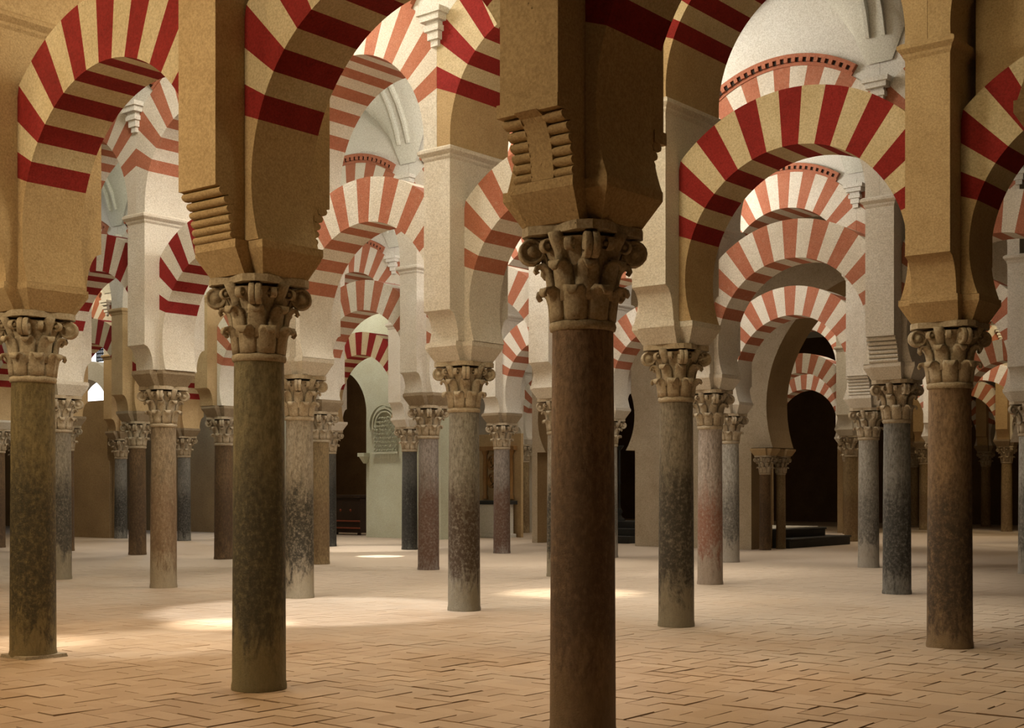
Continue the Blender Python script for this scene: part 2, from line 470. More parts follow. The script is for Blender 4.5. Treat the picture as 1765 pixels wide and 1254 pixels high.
ZS = 7.55
def lun(u): return ZS + 1.62*sqrt(max(0, 1 - (u/1.32)**2))
def spandrel():
    b = MB(); n = 28; ro = RO2 + .002
    for k in range(n):
        q = []
        for u in (-CL2 + 2*CL2*k/n, -CL2 + 2*CL2*(k+1)/n):
            z = ZC2 + sqrt(max(0, ro*ro - u*u)); q.append((u, z, max(lun(u), z) + .4))
        for t in (-PT+.015, PT-.015):
            b.add([(q[0][0], t, q[0][1]), (q[1][0], t, q[1][1]), (q[1][0], t, q[1][2]), (q[0][0], t, q[0][2])], [(0,1,2,3)])
        b.add([(q[0][0], -PT+.015, q[0][2]), (q[1][0], -PT+.015, q[1][2]), (q[1][0], PT-.015, q[1][2]), (q[0][0], PT-.015, q[0][2])], [(0,1,2,3)])
    return b.mesh('spandrel_wall', [M['white']])
SPN = spandrel()
PAINT = {'plain': (M['white'], M['white'], M['white']), 'red': (M['red'], M['cream'], M['plaster']), 'brick': (M['orange'], M['cream_pale'], M['plaster_pale']),
         'redpale': (M['red'], M['cream_pale'], M['plaster_pale'])}
AM = {(k, p): arch_meshes(k, *PAINT[p]) for k in (1, 2) for p in PAINT}
def arch(i, j, kind, paint, label):
    x, y = pos(i + .5, j)
    nm = 'horseshoe_arch' if kind == 1 else 'round_arch'
    t = thing(nm, label, 'arch', (x, y, 0), ROT, 'lower horseshoe arches' if kind == 1 else 'upper round arches')
    rg, hs = AM[(kind, paint)]
    ob('voussoir_ring', rg, t)
    for h in hs: ob('plain_haunch', h, t)
    if (i, j, kind) == (0, 1, 2):
        b = MB(); n = 30
        for k in range(n):
            q = []
            for u in (-1.28 + 2.56*k/n, -1.28 + 2.56*(k+1)/n): q.append((u, ZC1 + sqrt(max(0, RO1**2 - u*u)) + .005, ZC2 + sqrt(max(0, R2*R2 - u*u)) - .003))
            for tt in (-.12, .12): b.add([(q[0][0], tt, q[0][1]), (q[1][0], tt, q[1][1]), (q[1][0], tt, q[1][2]), (q[0][0], tt, q[0][2])], [(0,1,2,3)])
        ob('infill_wall', b.mesh('infill_wall', [M['plaster']]), t)
    if kind == 2: ob('dentil_cornice', CORN, t); ob('spandrel_wall', SPN, t)
    return t

# ------------------------------------------------------------------ the arcades
# name used in labels, shaft, radius, corbel style, tone
COLS = {
 (-3,0): ('the olive column beyond the left edge', 'olive', .205, 'smooth', 'warm'),
 (-2,0): ('the black-sided column at far left', 'oliveblack', .205, 'smooth', 'warm'),
 (-1,0): ('the tall olive mottled column', 'olive', .205, 'rolls', 'warm'),
 (0,0): ('the thick brown foremost column', 'brown', .205, 'band', 'warm'),
 (1,0): ('the brown column beyond the right edge', 'brown', .205, 'smooth', 'warm'),
 (-6,1): ('the hidden column left of frame', 'umber', .2, 'smooth', 'pale'),
 (-5,1): ('the slim column peeping behind black-sided one', 'greyolive', .2, 'smooth', 'pale'),
 (-4,1): ('the beige pale-headed column', 'beige', .205, 'smooth', 'pale'),
 (-3,1): ('the pale black-speckled column', 'paleblack', .205, 'smooth', 'pale'),
 (-2,1): ('the grey column banded dark brown', 'greydark', .205, 'smooth', 'pale'),
 (-1,1): ('the dark grey-olive middle column', 'greyolive', .2, 'smooth', 'pale'),
 (0,1): ('the big red-and-black right column', 'redblack', .215, 'smooth', 'warm'),
 (1,1): ('the column beyond the right frame', 'brown', .205, 'smooth', 'warm'),
 (-9,2): ('the dim column at left border', 'umber', .2, 'smooth', 'pale'),
 (-8,2): ('the thin brown column near left', 'umber', .2, 'smooth', 'warm'),
 (-7,2): ('the umber column beside beige one', 'umber', .205, 'smooth', 'warm'),
 (-6,2): ('the rust-brown column beside olive one', 'umber', .205, 'smooth', 'warm'),
 (-5,2): ('the brownish column behind black-speckled one', 'sand', .205, 'smooth', 'pale'),
 (-4,2): ('the mauve column with brown foot', 'mauve', .205, 'smooth', 'pale'),
 (-3,2): ('the pale column behind foremost one', 'paleblack', .2, 'smooth', 'pale'),
 (-2,2): ('the rosy column stained red-brown', 'rosy', .205, 'smooth', 'pale'),
 (-1,2): ('the slate column with black foot', 'slate', .205, 'rolls', 'pale'),
 (0,2): ('the slate column beyond right border', 'slate', .205, 'smooth', 'pale'),
 (-12,3): ('the farthest hidden left column', 'slate', .2, 'smooth', 'pale'),
 (-11,3): ('the blue-black far left column', 'slate', .19, 'smooth', 'warm'),
 (-10,3): ('the slate-blue column by infill wall', 'slate', .2, 'smooth', 'warm'),
 (-9,3): ('the small blue-grey far column', 'slate', .2, 'smooth', 'warm'),
 (-8,3): ('the column hidden by olive one', 'umber', .2, 'smooth', 'warm'),
 (-7,3): ('the dark slim column beside chapel', 'charcoal', .19, 'smooth', 'pale'),
 (-6,3): ('the charcoal column beside mauve one', 'charcoal', .205, 'smooth', 'pale'),
 (-5,3): ('the mauve-grey column before altar', 'mauve', .205, 'smooth', 'pale'),
 (-4,3): ('the pale sliver column behind foremost', 'palegrey', .2, 'smooth', 'pale'),
 (-3,3): ('the pale grey column beside rosy', 'palegrey', .205, 'smooth', 'pale'),
 (-2,3): ('the grey speckled column beside slate', 'palegrey', .205, 'rolls', 'pale'),
 (-1,3): ('the pale column at right border', 'palegrey', .205, 'smooth', 'pale'),
 (-7,5): ('the far column behind foremost', 'sand', .2, 'smooth', 'pale'),
 (-8,5): ('the carved sandy column by doorway', 'sand', .2, 'smooth', 'pale'),
 (-5,5): ('the column hidden by chapel wall', 'sand', .2, 'smooth', 'warm'),
 (-4,5): ('the sandy column beside the steps', 'sand', .2, 'smooth', 'pale'),
 (-3,5): ('the column hidden behind red-and-black', 'sand', .2, 'smooth', 'warm'),
 (-2,5): ('the unseen column right of frame', 'sand', .2, 'smooth', 'warm'),
 (-6,6): ('the dim column in the doorway', 'sand', .2, 'smooth', 'pale'),
 (-5,6): ('the tan column behind the steps', 'sand', .2, 'smooth', 'pale'),
 (-4,6): ('the far column behind red-and-black', 'sand', .2, 'smooth', 'pale'),
 (-3,6): ('the golden far-right column', 'sand', .2, 'smooth', 'warm'),
 (-5,7): ('the distant column left of red-and-black', 'sand', .2, 'smooth', 'warm'),
 (-4,7): ('the golden distant column', 'sand', .2, 'smooth', 'warm'),
 (-6,8): ('the farthest column hidden by slate', 'sand', .2, 'smooth', 'warm'),
 (-5,8): ('the farthest golden column', 'sand', .2, 'smooth', 'warm'),
 (-4,8): ('the farthest column outside right border', 'sand', .2, 'smooth', 'warm'),
 (-3,7): ('the distant column at right border', 'sand', .2, 'smooth', 'warm'),
}
# fuller wording for the columns that show well
LAB = {
 (0,0): 'thick brown granite column standing foremost, its foot below the frame',
 (-1,0): 'tall olive mottled column with roll corbel, left of the thick brown one',
 (-2,0): 'olive column with blackened shaft on a thin plinth at far left',
 (0,1): 'big reddish-brown column with blackened shaft at the right',
 (-1,1): 'grey-olive column with black middle, right of the thick brown foremost column',
 (-2,1): 'grey column with dark brown lower band, left of the thick brown one',
 (-3,1): 'pale column with black speckled band, beside the tall olive mottled column',
 (-4,1): 'plain beige column under a pale block, between the two front olive columns',
 (-5,1): 'slim grey column right behind the blackened far-left column',
 (-8,2): 'thin brown column behind the slim grey column at left',
 (-7,2): 'umber brown column close to the left of the plain beige column',
 (-6,2): 'rust-brown column just left of the tall olive mottled column',
 (-5,2): 'sandy brown column peeping right of the black-speckled pale column',
 (-4,2): 'mauve column with red-brown foot, left of the grey banded column',
 (-3,2): 'pale column showing as a sliver left of the thick brown column',
 (-2,2): 'rosy pale column stained red-brown, right of the grey-olive column',
 (-1,2): 'slate grey column with black foot, left of the big reddish-brown column',
 (-11,3): 'blue-black column at the left end of the tan infill wall',
 (-10,3): 'slate-blue column at the right end of the tan infill wall',
 (-9,3): 'small blue-grey column just right of the plain beige column',
 (-7,3): 'dark slim column beside the dark chapel doorway',
 (-6,3): 'charcoal column standing directly left of the mauve column',
 (-5,3): 'mauve-grey column standing in front of the white altar block',
 (-4,3): 'pale column showing as a sliver right of the thick brown column',
 (-3,3): 'pale grey column just right of the rosy stained column',
 (-2,3): 'grey speckled column just left of the slate black-footed column',
 (-1,3): 'pale column cut by the right border of the picture',
 (-8,5): 'carved sandy column right of the mauve-grey column by a black gap',
 (-4,5): 'sandy column standing behind the right end of the marble steps',
 (-5,7): 'distant sandy column between the slate and big reddish-brown columns',
 (-6,8): 'dim distant column hugging the right edge of the slate column',
 (-5,8): 'thinner golden column just right of the big reddish-brown column',
 (-4,7): 'stouter golden column near the right border, second from big reddish-brown column',
}
for (i, j), (nm, kd, r, st, tone) in COLS.items():
    imp = IMP_PALE if tone == 'pale' else (IMP_WARM if j <= 1 else IMP_ME)
    if (i, j) in ((-4,1), (-4,2), (-5,3), (-5,2)): imp = IMP_ME
    column(i, j, kd, LAB.get((i, j), nm), r, imp)
    pier(i, j, st, tone, 'plastered pier above ' + nm)
def paint_of(i, j, kind):
    if kind == 1:
        if (i, j) == (-11, 3): return 'plain'
        if j == 0: return 'red'
        if j == 1: return 'red' if i >= -1 else ('redpale' if i <= -4 else 'brick')
        if j == 2: return 'brick' if i >= -6 else 'red'
        if j == 3: return 'brick' if i >= -6 else 'red'
        return 'brick'
    if j == 0: return 'red'
    if j == 1: return 'red' if i >= -2 else 'brick'
    return 'brick'
BAYS = sorted((i, j) for (i, j) in COLS if (i+1, j) in COLS)
for (i, j) in BAYS:
    n1, n2 = COLS[(i, j)][0], COLS[(i+1, j)][0]
    p1, p2 = ({'red': 'red-striped', 'redpale': 'red-striped', 'brick': 'brick-striped', 'plain': 'plain white'}[paint_of(i, j, k)] for k in (1, 2))
    for k, p, w in ((1, p1, 'lower'), (2, p2, 'upper')):
        lb = '%s %s arch, %s to %s' % (p, w, n1, n2)
        if len(lb.split()) > 16: lb = lb.split(' ', 1)[1]
        arch(i, j, k, paint_of(i, j, k), lb)

# ------------------------------------------------------------------ vaults
HALF = B/2 - PT
def vault_mesh(i0, i1):
    b = MB(); nu, nv = 16, 26; vs = []; fs = []
    U = (i1-i0)*nu
    for a in range(U+1):
        u = i0*A + A*a/nu; uu = ((u/A) % 1.0 - .5)*A
        for c in range(nv+1):
            v = -HALF + .012 + (2*HALF - .024)*c/nv
            z = max(ZS + sqrt(max(0, HALF*HALF - v*v)), lun(uu))
            vs.append((u, v, z))
    for a in range(U):
        for c in range(nv):
            o = a*(nv+1) + c; fs.append((o, o+1, o+nv+2, o+nv+1))
    b.add(vs, fs, 0, True)
    # transverse rib fillets
    for i in range(i0, i1+1):
        for off in (-.12, .12):
            pr = None
            for c in range(19):
                a = radians(14) + radians(152)*c/18
                p = [(i*A + off + d, HALF*cos(a)*k, ZS + HALF*sin(a)*k - .0) for d in (-.028, .028) for k in (1.01, .968)]
                if pr:
                    b.add(pr + p, [(0,1,5,4), (2,6,7,3), (1,3,7,5), (0,4,6,2)])
                pr = p
    return b.mesh('vault', [M['vault']])
VA = {-1: (-4, 3), 0: (-5, 3), 1: (-8, 2), 2: (-11, 1), 3: (-13, 0), 4: (-10, -1), 5: (-7, -2), 6: (-7, -2)}
for j, (a, c) in VA.items():
    x, y = pos(0, j + .5)
    struct('ceiling', vault_mesh(a, c), (x, y, 0), ROT)

# ------------------------------------------------------------------ floor: herringbone brick
def floor_mesh():
    b = MB(); W = .195; tones = []
    ca, sa = AV[0], AV[1]
    def put(x0, x1, y0, y1):
        cx, cy = (x0+x1)/2, (y0+y1)/2
        wx = cx*ca - cy*sa*1.0; wy = cx*sa + cy*ca
        # local (u,v) -> world: u*AV + v*BV
        wx = cx*AV[0] + cy*BV[0]; wy = cx*AV[1] + cy*BV[1]
        if wy < 2.2 or wy > 27 or abs(wx) > wy*.40 + .6: return
        f = max(.25, min(1, (17 + wx*.5 - wy)/6))
        g = random.uniform(.001, .004)*f if random.random() < .68 else random.uniform(.007, .016)*f
        h = random.gauss(0, .0024)*f + .001; t1 = random.gauss(0, .009)*f; t2 = random.gauss(0, .009)*f
        x0 += g; x1 -= g*random.random(); y0 += g*random.random(); y1 -= g
        c = [(x0,y0),(x1,y0),(x1,y1),(x0,y1)]
        top = [(x, y, max(-.003, h + (x-cx)*t1 + (y-cy)*t2)) for x, y in c]; bot = [(x, y, -.02) for x, y in c]
        vs = [(x*AV[0] + y*BV[0], x*AV[1] + y*BV[1], z) for x, y, z in bot + top]
        b.add(vs, [(4,5,6,7), (0,1,5,4), (1,2,6,5), (2,3,7,6), (3,0,4,7)], 0)
        tones.extend([random.random()]*5)
    for gx in range(-140, 150):
        for gy in range(-10, 190):
            c = (gx - gy) % 4
            if c == 0: put(gx*W, gx*W + 2*W, gy*W, gy*W + W)
            elif c == 3: put(gx*W, gx*W + W, gy*W, gy*W + 2*W)
    n0 = len(b.f)
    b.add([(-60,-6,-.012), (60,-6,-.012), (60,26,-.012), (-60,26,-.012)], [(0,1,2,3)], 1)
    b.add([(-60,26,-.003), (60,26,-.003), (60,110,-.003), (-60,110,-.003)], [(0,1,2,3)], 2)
    tones.extend([.5]*2)
    me = bpy.data.meshes.new('floor'); me.from_pydata(b.v, [], b.f)
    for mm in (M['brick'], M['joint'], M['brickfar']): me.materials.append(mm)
    me.polygons.foreach_set('material_index', b.m)
    at = me.attributes.new('tone', 'FLOAT', 'FACE'); at.data.foreach_set('value', tones)
    me.update(); return me
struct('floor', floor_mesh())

# ------------------------------------------------------------------ walls closing the farther bays
def arch_wall(u0, u1, top, mt, t=.45, openings=(), off=0.0, soff=None):
    """wall along the arcade from u0 to u1; openings: (centre, r, zc, z_spring)"""
    b = MB()
    cuts = {u0, u1}
    back = {o[:4]: (o[4] if len(o) > 4 else 0) for o in openings}; openings = [o[:4] for o in openings]
    for (c, r, zc, zsp) in openings:
        jb = sqrt(r*r - (zc - zsp)**2)
        if back[(c, r, zc, zsp)]: cuts |= {c - jb - back[(c, r, zc, zsp)], c + jb + back[(c, r, zc, zsp)]}
        for k in range(33):
            x = c - r*cos(pi*k/32); cuts.add(x)
        cuts |= {c - jb, c + jb}
    cuts = sorted(x for x in cuts if u0 - 1e-6 <= x <= u1 + 1e-6)
    def quad(x0, x1, lo0, lo1, hi0, hi1):
        for tt in (-t, t):
            b.add([(x0, tt, lo0), (x1, tt, lo1), (x1, tt, hi1), (x0, tt, hi0)], [(0,1,2,3)])
    def sheet(x0, z0, x1, z1):
        b.add([(x0, -t, z0), (x1, -t, z1), (x1, t, z1), (x0, t, z0)], [(0,1,2,3)], 1)
    for x0, x1 in zip(cuts[:-1], cuts[1:]):
        if x1 - x0 < 1e-6: continue
        mid = (x0+x1)/2; op = None
        for o in openings:
            if abs(mid - o[0]) < max(o[1], sqrt(o[1]**2 - (o[2]-o[3])**2) + back[o]): op = o
        if not op: quad(x0, x1, 0, 0, top, top); continue
        c, r, zc, zsp = op; jb = sqrt(r*r - (zc - zsp)**2); bk = back[op]
        h = [sqrt(max(0, r*r - (x-c)**2)) for x in (x0, x1)]
        quad(x0, x1, zc + h[0], zc + h[1], top, top); sheet(x0, zc + h[0], x1, zc + h[1])
        if abs(mid - c) > jb:
            lo = zsp if abs(mid - c) < jb + bk else 0
            quad(x0, x1, lo, lo, zc - h[0], zc - h[1]); sheet(x0, zc - h[0], x1, zc - h[1])
            if lo: sheet(x0, lo, x1, lo)
    for (c, r, zc, zsp) in openings:
        jb = sqrt(r*r - (zc - zsp)**2)
        bk = back[(c, r, zc, zsp)]
        for x in (c - jb - bk, c + jb + bk):
            if u0 < x < u1: b.add([(x, -t, 0), (x, t, 0), (x, t, zsp), (x, -t, zsp)], [(0,1,2,3)], 1)
    for x in (u0, u1): b.add([(x, -t, 0), (x, t, 0), (x, t, top), (x, -t, top)], [(0,1,2,3)])
    b.add([(u0, -t, top), (u1, -t, top), (u1, t, top), (u0, t, top)], [(0,1,2,3)])
    me = b.mesh('wall', [mt, soff or mt]); return me
def wall(name, j, i0, i1, top, mt, openings=(), t=.45, q=0.0, soff=None, ds=0.0):
    x, y = pos(0, j, ds, q)
    return struct(name, arch_wall(i0*A, i1*A, top, mt, t, openings, 0, soff), (x, y, 0), ROT)

# chapel wall on the right with the big plain arch, jamb columns, steps
wall('wall_chapel', 4, -6.1, -.6, 8.6, M['grey_stone'], [(-4.95*A - .31 - 1.41, 1.7, 3.6, 2.65, .31), (-4*A + 4.25, 3.2, 3.72, 2.64, .62)], .57, soff=M['chapel'])
# light chapel wall in the middle with a dark arched doorway
wall('wall_centre', 4, -10.0, -7.28, 8.6, M['greenwall'], [(-9*A + .64, 1.5, 4.08, 3.98)], .45)
wall('wall_left', 4, -17, -10.05, 8.6, M['chapel'], [], .45)
for k in (-12, -11):
    b = MB(); b.box(-(A/2 - .36), A/2 - .46, -.2, .2, 0, 2.5); b.box(-1.12, 1.02, -.2, .2, 2.5, 4.45)
    struct('wall_infill', b.mesh('wall', [M['chapel']]), (*pos(k + .5, 3), 0), ROT)
wall('wall_doorway', 5, -10.6, -7.72, 8.6, M['plaster_pale'], [], .3, 1.15)
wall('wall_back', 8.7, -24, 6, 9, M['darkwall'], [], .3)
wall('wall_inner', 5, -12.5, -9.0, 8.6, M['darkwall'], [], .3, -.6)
wall('wall_stub', 6, -5.12, -4.72, 5.0, M['chapel'], [], .3, 1.15, None, -.45)


# ------------------------------------------------------------------ furnishings of the far bays
def along(px, j, q):
    """metres along row j (offset q across it) where the line of sight of pixel column px meets it"""
    x0, y0 = pos(0, j, 0, q); k = (px - CX)/F
    return (x0 - k*y0)/(k*AV[1] - AV[0])

for k, (du, dv, r, kd, lb) in enumerate(((.98, -.50, .19, 'umber', 'reddish engaged column at the front of the plain arch jamb'),
                                     (.98, .36, .16, 'sand', 'slim sandy engaged column deeper in the plain arch jamb'))):
    t = column(0, 4, kd, lb, r, IMP_WARM, pos(-4, 4, du, dv)); t.scale = (.78, .78, .766); t['group'] = 'engaged columns of the plain arch'

def block(b, u0, u1, v0, v1, z0, z1, m=0, bev=.012):
    b.frustum((u0, u1, v0, v1, z0), (u0, u1, v0, v1, z1 - bev), m); b.frustum((u0, u1, v0, v1, z1 - bev), (u0+bev, u1-bev, v0+bev, v1-bev, z1), m)

# dark steps behind the plain arch
x, y = pos(-4, 4)
st = thing('marble_steps', 'low black marble steps inside the plain arch, beside the sandy column', 'steps', (x, y, 0), ROT)
for nm, u1, v1, z0, z1 in (('lower_step', 1.10, 4.3, 0, .26), ('upper_step', .72, 3.5, .262, .50)):
    b = MB(); block(b, -2.0, u1, .62, v1, z0, z1 - .05); block(b, -2.0, u1 + .03, .62, v1 + .03, z1 - .05, z1)
    ob(nm, b.mesh(nm, [M['black']]), st)
b = MB(); block(b, -1.9, .60, .64, 3.3, .502, .53); ob('white_slab', b.mesh('white_slab', [M['white']]), st)['label'] = 'white slab on top'

# chest in the dark doorway of the middle chapel
u = (along(566, 4, .95) + along(634, 4, .95))/2; x, y = pos(0, 4, u, .95)
ch = thing('wooden_chest', 'dark wooden chest with red-brown rails in the dark chapel doorway', 'chest', (x, y, 0), ROT)
b = MB(); b.box(-.95, .95, -.35, .35, .08, 1.28); ob('carcass', b.mesh('carcass', [M['wood']]), ch)
b = MB(); block(b, -1.0, 1.0, -.40, .40, 1.28, 1.38); ob('lid', b.mesh('lid', [M['wood']]), ch)
for z in (.22, .46):
    b = MB(); block(b, -.97, .97, -.39, -.345, z, z + .05); ob('rail', b.mesh('rail', [M['rail']]), ch)
for a in (-.85, .85):
    for c in (-.28, .28):
        b = MB(); b.lathe([(.05, 0), (.07, .03), (.06, .08)], 12, cx=a, cy=c); ob('foot', b.mesh('foot', [M['wood']]), ch)
for a in (-.5, .0, .5):
    b = MB(); b.lathe([(.001, -.03), (.05, -.02), (.05, .0), (.001, .01)], 12); o = ob('escutcheon', b.mesh('escutcheon', [M['rail']]), ch, (a, -.36, .85)); o.rotation_euler = (pi/2, 0, 0)

# altar and carved altarpiece right of the banded column
u = along(846, 4, 2.1); x, y = pos(0, 4, u, 2.1)
al = thing('altar_table', 'white altar block standing between the grey banded and mauve-grey columns', 'altar', (x, y, 0), ROT)
b = MB(); block(b, -.75, .75, -.4, .4, .0, .12); b.box(-.68, .68, -.34, .34, .12, 1.08); ob('altar_front', b.mesh('altar_front', [M['white']]), al)
b = MB(); block(b, -.78, .78, -.42, .42, 1.08, 1.2); ob('dark_slab', b.mesh('dark_slab', [M['black']]), al)['label'] = 'dark slab on top'
x, y = pos(0, 4, u, 2.62)
ap = thing('altarpiece', 'brown carved altarpiece with scrolls above the white altar block', 'altarpiece', (x, y, 0), ROT)
b = MB(); b.box(-.9, .9, -.06, .06, 0, 3.4); ob('back_panel', b.mesh('back_panel', [M['plaster']]), ap)
for sx in (-.55, .55):
    b = MB(); b.lathe([(.10, 1.25), (.10, 1.35), (.07, 1.4), (.085, 1.9), (.07, 2.7), (.11, 2.78), (.12, 2.85)], 16, cx=sx, cy=-.16); ob('turned_column', b.mesh('turned_column', [M['gilt']]), ap)
for sx in (-.28, .28):
    for z in (1.55, 2.15):
        b = MB(); pr = None
        for k in range(40):
            a = k*.38; r = .22 - .0048*k
            c = (sx + r*cos(a), z + .3 + r*sin(a)*1.3)
            if pr: b.prism([(pr[0]-.03, pr[1]-.03), (pr[0]+.03, pr[1]+.03), (c[0]+.03, c[1]+.03), (c[0]-.03, c[1]-.03)], 'y', -.14, -.05)
            pr = c
        ob('scroll', b.mesh('scroll', [M['gilt']]), ap)
b = MB(); block(b, -.75, .75, -.26, -.04, 2.85, 3.0); ob('entablature', b.mesh('entablature', [M['gilt']]), ap)

# plaster relief and corbel on the pale chapel wall
j, q = 4, -.45
u = along(664, j, q - .07); x, y = pos(0, j, u, q - .07)
rl = thing('plaster_relief', 'pale carved plaster arch relief on the greenish chapel wall', 'relief', (x, y, 2.72), ROT)
b = MB(); b.box(-.60, .60, -.05, .0, 0, .06); ob('sill_band', b.mesh('sill_band', [M['greenwall']]), rl)
for r, w, d in ((.62, .07, .10), (.50, .05, .07), (.40, .04, .05)):
    b = MB(); n = 30
    for k in range(n):
        p, c = -.3 + (pi+.6)*k/n, -.3 + (pi+.6)*(k+1)/n
        pts = [(r*cos(p), .95 + r*sin(p)), ((r+w)*cos(p), .95 + (r+w)*sin(p)), ((r+w)*cos(c), .95 + (r+w)*sin(c)), (r*cos(c), .95 + r*sin(c))]
        b.prism(pts, 'y', -d, 0)
    ob('arch_moulding', b.mesh('arch_moulding', [M['greenwall']]), rl)
b = MB()
for row in range(9):
    for k in range(9):
        z = .12 + row*.13; xx = -.48 + k*.12
        if row > 6 and abs(xx) > .36: continue
        b.disc((xx, -.01, z), pi/2, .045 if (row + k) % 2 else .032, .06, 0, 8)
o = ob('stucco_ornament', b.mesh('stucco_ornament', [M['greenwall']]), rl); o['kind'] = 'stuff'
u = along(628, j, q - .1); x, y = pos(0, j, u, q - .01)
cb = thing('stone_corbel', 'small pale corbel sticking out beside the dark chapel doorway', 'corbel', (x, y, 2.42), ROT)
b = MB(); b.frustum((-.06, .06, -.08, .0, 0), (-.12, .12, -.22, .0, .22)); b.box(-.15, .15, -.26, .0, .22, .34); ob('bracket', b.mesh('bracket', [M['greenwall']]), cb)

# iron stand and black steps seen right of the foremost column
u = along(1078, 4, 1.2); x, y = pos(0, 4, u, 1.2)
s2 = thing('stone_steps', 'small black steps glimpsed right of the thick foremost column', 'steps', (x, y, 0), ROT)
for k in range(3):
    b = MB(); block(b, -.55 + 0*k, .5, -.6 + .35*k, .9, .21*k + .001*k, .21*(k+1)); ob('step', b.mesh('step', [M['black']]), s2)
u = along(1068, 4, 1.5); x, y = pos(0, 4, u, 1.5)
cs = thing('candle_stand', 'tall black iron candle stand on the small black steps', 'candle stand', (x, y, .632), ROT)
b = MB(); b.lathe([(.17, 0), (.16, .06), (.07, .12), (.05, .2), (.10, .28), (.04, .38)], 18); ob('base', b.mesh('base', [M['iron']]), cs)
b = MB(); b.lathe([(.03, .37), (.03, 1.1), (.05, 1.13), (.03, 1.18), (.03, 2.1)], 14); ob('stem', b.mesh('stem', [M['iron']]), cs)
b = MB(); b.lathe([(.03, 2.1), (.12, 2.2), (.13, 2.24), (.02, 2.24)], 16); ob('drip_pan', b.mesh('drip_pan', [M['iron']]), cs)

# bright latticed window far left
u0, u1 = along(143, 4, -.47), along(188, 4, -.47)
x, y = pos(0, 4, (u0+u1)/2, -.46)
wn = struct('window_1', None, (x, y, 0), ROT)
hw = (u1-u0)/2
m, nt, bs = mat('daylit_pane'); bs.inputs['Base Color'].default_value = (.9,.9,.9,1)
bs.inputs['Emission Color'].default_value = (.95,.97,1,1); bs.inputs['Emission Strength'].default_value = 1.6
b = MB(); b.box(-hw, hw, -.01, .0, 4.7, 7.6); ob('pane', b.mesh('pane', [m]), wn)
b = MB()
for k in range(9): b.box(.1 + (hw-.1)*k/8 - .02, .1 + (hw-.1)*k/8 + .02, -.05, -.015, 6.7, 7.6)
for k in range(7): b.box(.1, hw, -.055, -.012, 6.7 + .15*k - .02, 6.7 + .15*k + .02)
ob('lattice', b.mesh('lattice', [M['iron']]), wn)
b = MB()
for a, c in ((-hw-.12, -hw), (hw, hw+.12)): b.box(a, c, -.08, 0, 4.6, 7.7)
b.box(-hw, hw, -.08, 0, 4.58, 4.7); b.box(-hw, hw, -.08, 0, 7.6, 7.72); ob('frame', b.mesh('frame', [M['chapel']]), wn)

# ------------------------------------------------------------------ lights
def area(name, loc, size, power, col, target=None, sy=None):
    l = bpy.data.lights.new(name, 'AREA'); l.energy = power; l.color = col; l.size = size
    if sy: l.shape = 'RECTANGLE'; l.size_y = sy
    else: l.shape = 'DISK'
    o = bpy.data.objects.new(name, l); C.objects.link(o); o.location = loc
    if target:
        from mathutils import Vector
        d = Vector(target) - Vector(loc); o.rotation_euler = d.to_track_quat('-Z', 'Y').to_euler()
    return o
def spot(name, loc, target, power, col, ang, blend, size=.15):
    from mathutils import Vector
    l = bpy.data.lights.new(name, 'SPOT'); l.energy = power; l.color = col; l.spot_size = radians(ang); l.spot_blend = blend; l.shadow_soft_size = size
    o = bpy.data.objects.new(name, l); C.objects.link(o); o.location = loc
    d = Vector(target) - Vector(loc); o.rotation_euler = d.to_track_quat('-Z', 'Y').to_euler(); return o

def sky_fill(i, j, power, col=(1,.93,.80), size=1.6, z=9.3):
    x, y = pos(i, j); return area('skylight_fill', (x, y, z), size, power, col)  # unseen area lights: inferred roof skylights, plus added fill in the front aisle
WARM = (1, .78, .48)
def fill_lamp(i, j, power, col=(1,.93,.80), size=.5, z=8.3):
    l = bpy.data.lights.new('unseen_fill_lamp', 'POINT'); l.energy = power; l.color = col; l.shadow_soft_size = size  # added point fills that brighten the aisles; no lamp hangs there
    o = bpy.data.objects.new('unseen_fill_lamp', l); C.objects.link(o); x, y = pos(i, j); o.location = (x, y, z); return o
def floor_fill(i, j, power, col, ang=48, blend=.9, z=9.4, size=.5):
    x, y = pos(i, j); return spot('floor_fill_spot', (x, y, z), (x, y, 0), power, col, ang, blend, size)  # added unseen spots aimed straight down to brighten the floor
def beam(px, yb, ang, power, col=(1,.95,.85), blend=.35, z=9.6):
    Y = F*EYE/(yb - H); X = (px - CX)*Y/F
    return spot('sunbeam', (X + .6, Y + 1.0, z), (X, Y, 0), power, col, ang, blend, .05)
# aisle in front of the first arcade: added warm fill, from the left
fill_lamp(-3.25, -.6, 200, WARM, .6, 5.2)
fill_lamp(-2.1, -.72, 170, WARM, .5, 4.8)
fill_lamp(-1.02, -.72, 230, WARM, .5, 4.8)
sky_fill(-2.8, -.6, 150, WARM, 2.0)
for i, p in ((-2.2, 30), (-.8, 260), (.6, 480)): floor_fill(i, -.5, p, (1,.82,.57))
for i in (-1.3, 0): floor_fill(i, -1.0, 420, (1,.80,.54))
# second aisle
fill_lamp(-2.75, .52, 250, (1,.95,.87), .5, 8.6)
fill_lamp(-1.12, .3, 210, (1,.90,.66), .5, 6.6)
sky_fill(-2.9, .55, 80, (1,.93,.80))
fill_lamp(-5.9, .5, 25, (.9,1,.74), .6, 7.2)
fill_lamp(-.15, .35, 55, (1,.86,.5), .5, 6.6)
for i, p in ((-4.6, 60), (-3.2, 60), (-2.0, 200), (-.8, 600), (.3, 640)): floor_fill(i, .5, p, (1,.90,.74))
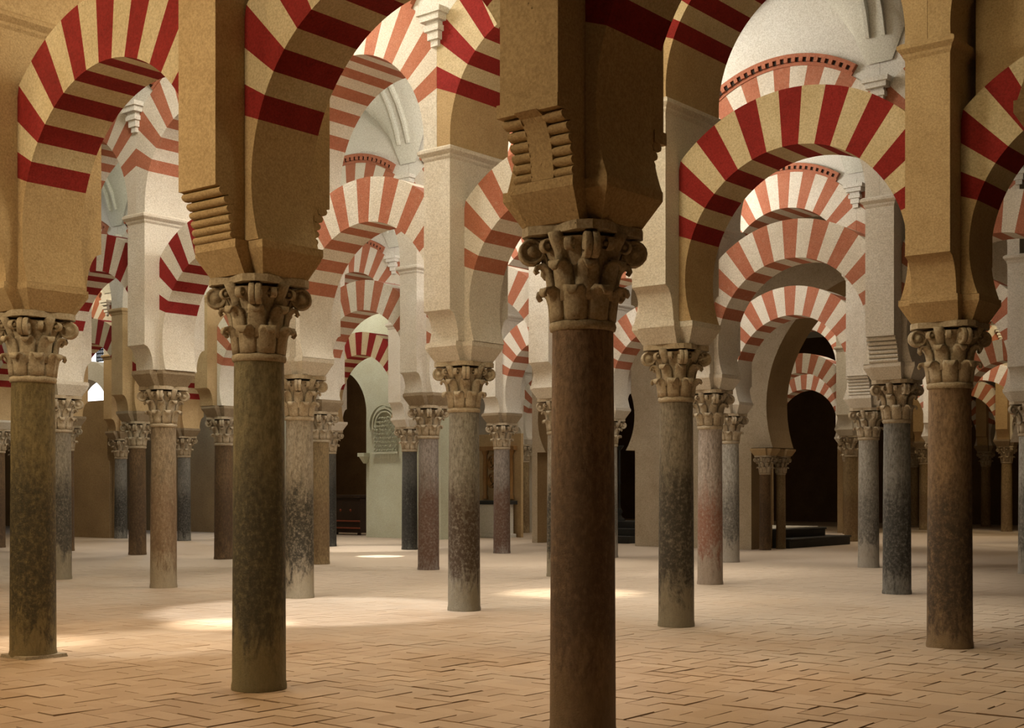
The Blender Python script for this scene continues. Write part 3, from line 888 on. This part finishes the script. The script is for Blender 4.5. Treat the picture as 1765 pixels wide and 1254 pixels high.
# third aisle
fill_lamp(-2.9, 1.5, 240, (1,.95,.88), .6, 7.6)
fill_lamp(-5.6, 1.5, 170, (.98,1,.82), .6, 7.2)
sky_fill(-8.0, 1.5, 90, (.95,.95,.95))
fill_lamp(-2.2, 1.5, 190, (1,.96,.89), .5, 8.4)
for i, p in ((-6.5, 140), (-5, 160), (-3.5, 500), (-2.2, 1150), (-.9, 1150)): floor_fill(i, 1.5, p, (1,.93,.80))
# fourth aisle
fill_lamp(-5.0, 2.5, 220, (1,.96,.90), .6, 7.4)
fill_lamp(-3.0, 2.5, 290, (1,.96,.90), .6, 7.8)
sky_fill(-7.5, 2.5, 160)
sky_fill(-10.2, 2.5, 130, (1,.85,.6))
for i, p in ((-8, 500), (-6, 900), (-4.4, 1100), (-3, 1100), (-1.8, 900)): floor_fill(i, 2.5, p, (1,.94,.82))
# beyond
sky_fill(-8.2, 3.5, 150)
for i in (-10, -8, -6.5, -4.5, -2.8): floor_fill(i, 3.5, 900, (1,.94,.84))
fill_lamp(-10.6, 3.5, 130, (.55,.75,1), .5, 6.5)
fill_lamp(-9.4, 4.5, 60, (1,.75,.45), .3, 4.5)
sky_fill(-6.3, 4.4, 150)
sky_fill(-3.4, 4.5, 110, (1,.85,.62))
sky_fill(-4.6, 5.5, 200, (1,.92,.8))
sky_fill(-3.3, 5.5, 130, (1,.85,.62))
sky_fill(-3.6, 6.5, 130, (1,.78,.45))
# daylight pools through the roof openings
def pool(px, yb, r, power, col, blend, z=9.8):
    Y = F*EYE/(yb - H); X = (px - CX)*Y/F
    v = (X - P0[0])*BV[0] + (Y - P0[1])*BV[1]; d = (math.floor(v/B) + .5)*B - v      # the opening sits in the crown of the vault
    return spot('sunbeam', (X + d*BV[0], Y + d*BV[1], z), (X, Y, 0), power, col, 2*math.degrees(math.atan(r/z)), blend, .06)
pool(540, 1052, 2.25, 2900, (.94,.97,1), .4)
pool(395, 1075, .9, 5500, (1,.97,.88), .85)
pool(250, 1108, 1.5, 2200, (.97,1,.97), .7)
pool(40, 1108, .9, 3000, (.97,1,.97), .8)
pool(655, 958, .6, 7000, (1,.97,.9), .4)
pool(620, 945, 2.2, 2500, (1,.97,.9), .6)
pool(985, 1022, 1.3, 5000, (1,.92,.74), .9)
pool(850, 1075, 1.5, 700, (1,.97,.92), .9)

w = bpy.data.worlds.new('hall_ambient'); SC.world = w; w.use_nodes = True
w.node_tree.nodes['Background'].inputs[0].default_value = (.35, .24, .13, 1)
w.node_tree.nodes['Background'].inputs[1].default_value = .05

# ------------------------------------------------------------------ camera
cam = bpy.data.cameras.new('camera'); cam.sensor_width = 36; cam.sensor_fit = 'HORIZONTAL'
cam.lens = F/1765*36; cam.shift_y = (H - 627)/1765; cam.shift_x = (882.5 - CX)/1765
cam.clip_end = 300
co = bpy.data.objects.new('camera', cam); C.objects.link(co); co.location = (0, 0, EYE); co.rotation_euler = (pi/2, 0, 0)
SC.camera = co
SC.cycles.diffuse_bounces = 2
SC.view_settings.view_transform = 'Standard'; SC.view_settings.look = 'None'
SC.view_settings.exposure = 0.5; SC.view_settings.gamma = 1; SC.view_settings.use_curve_mapping = False
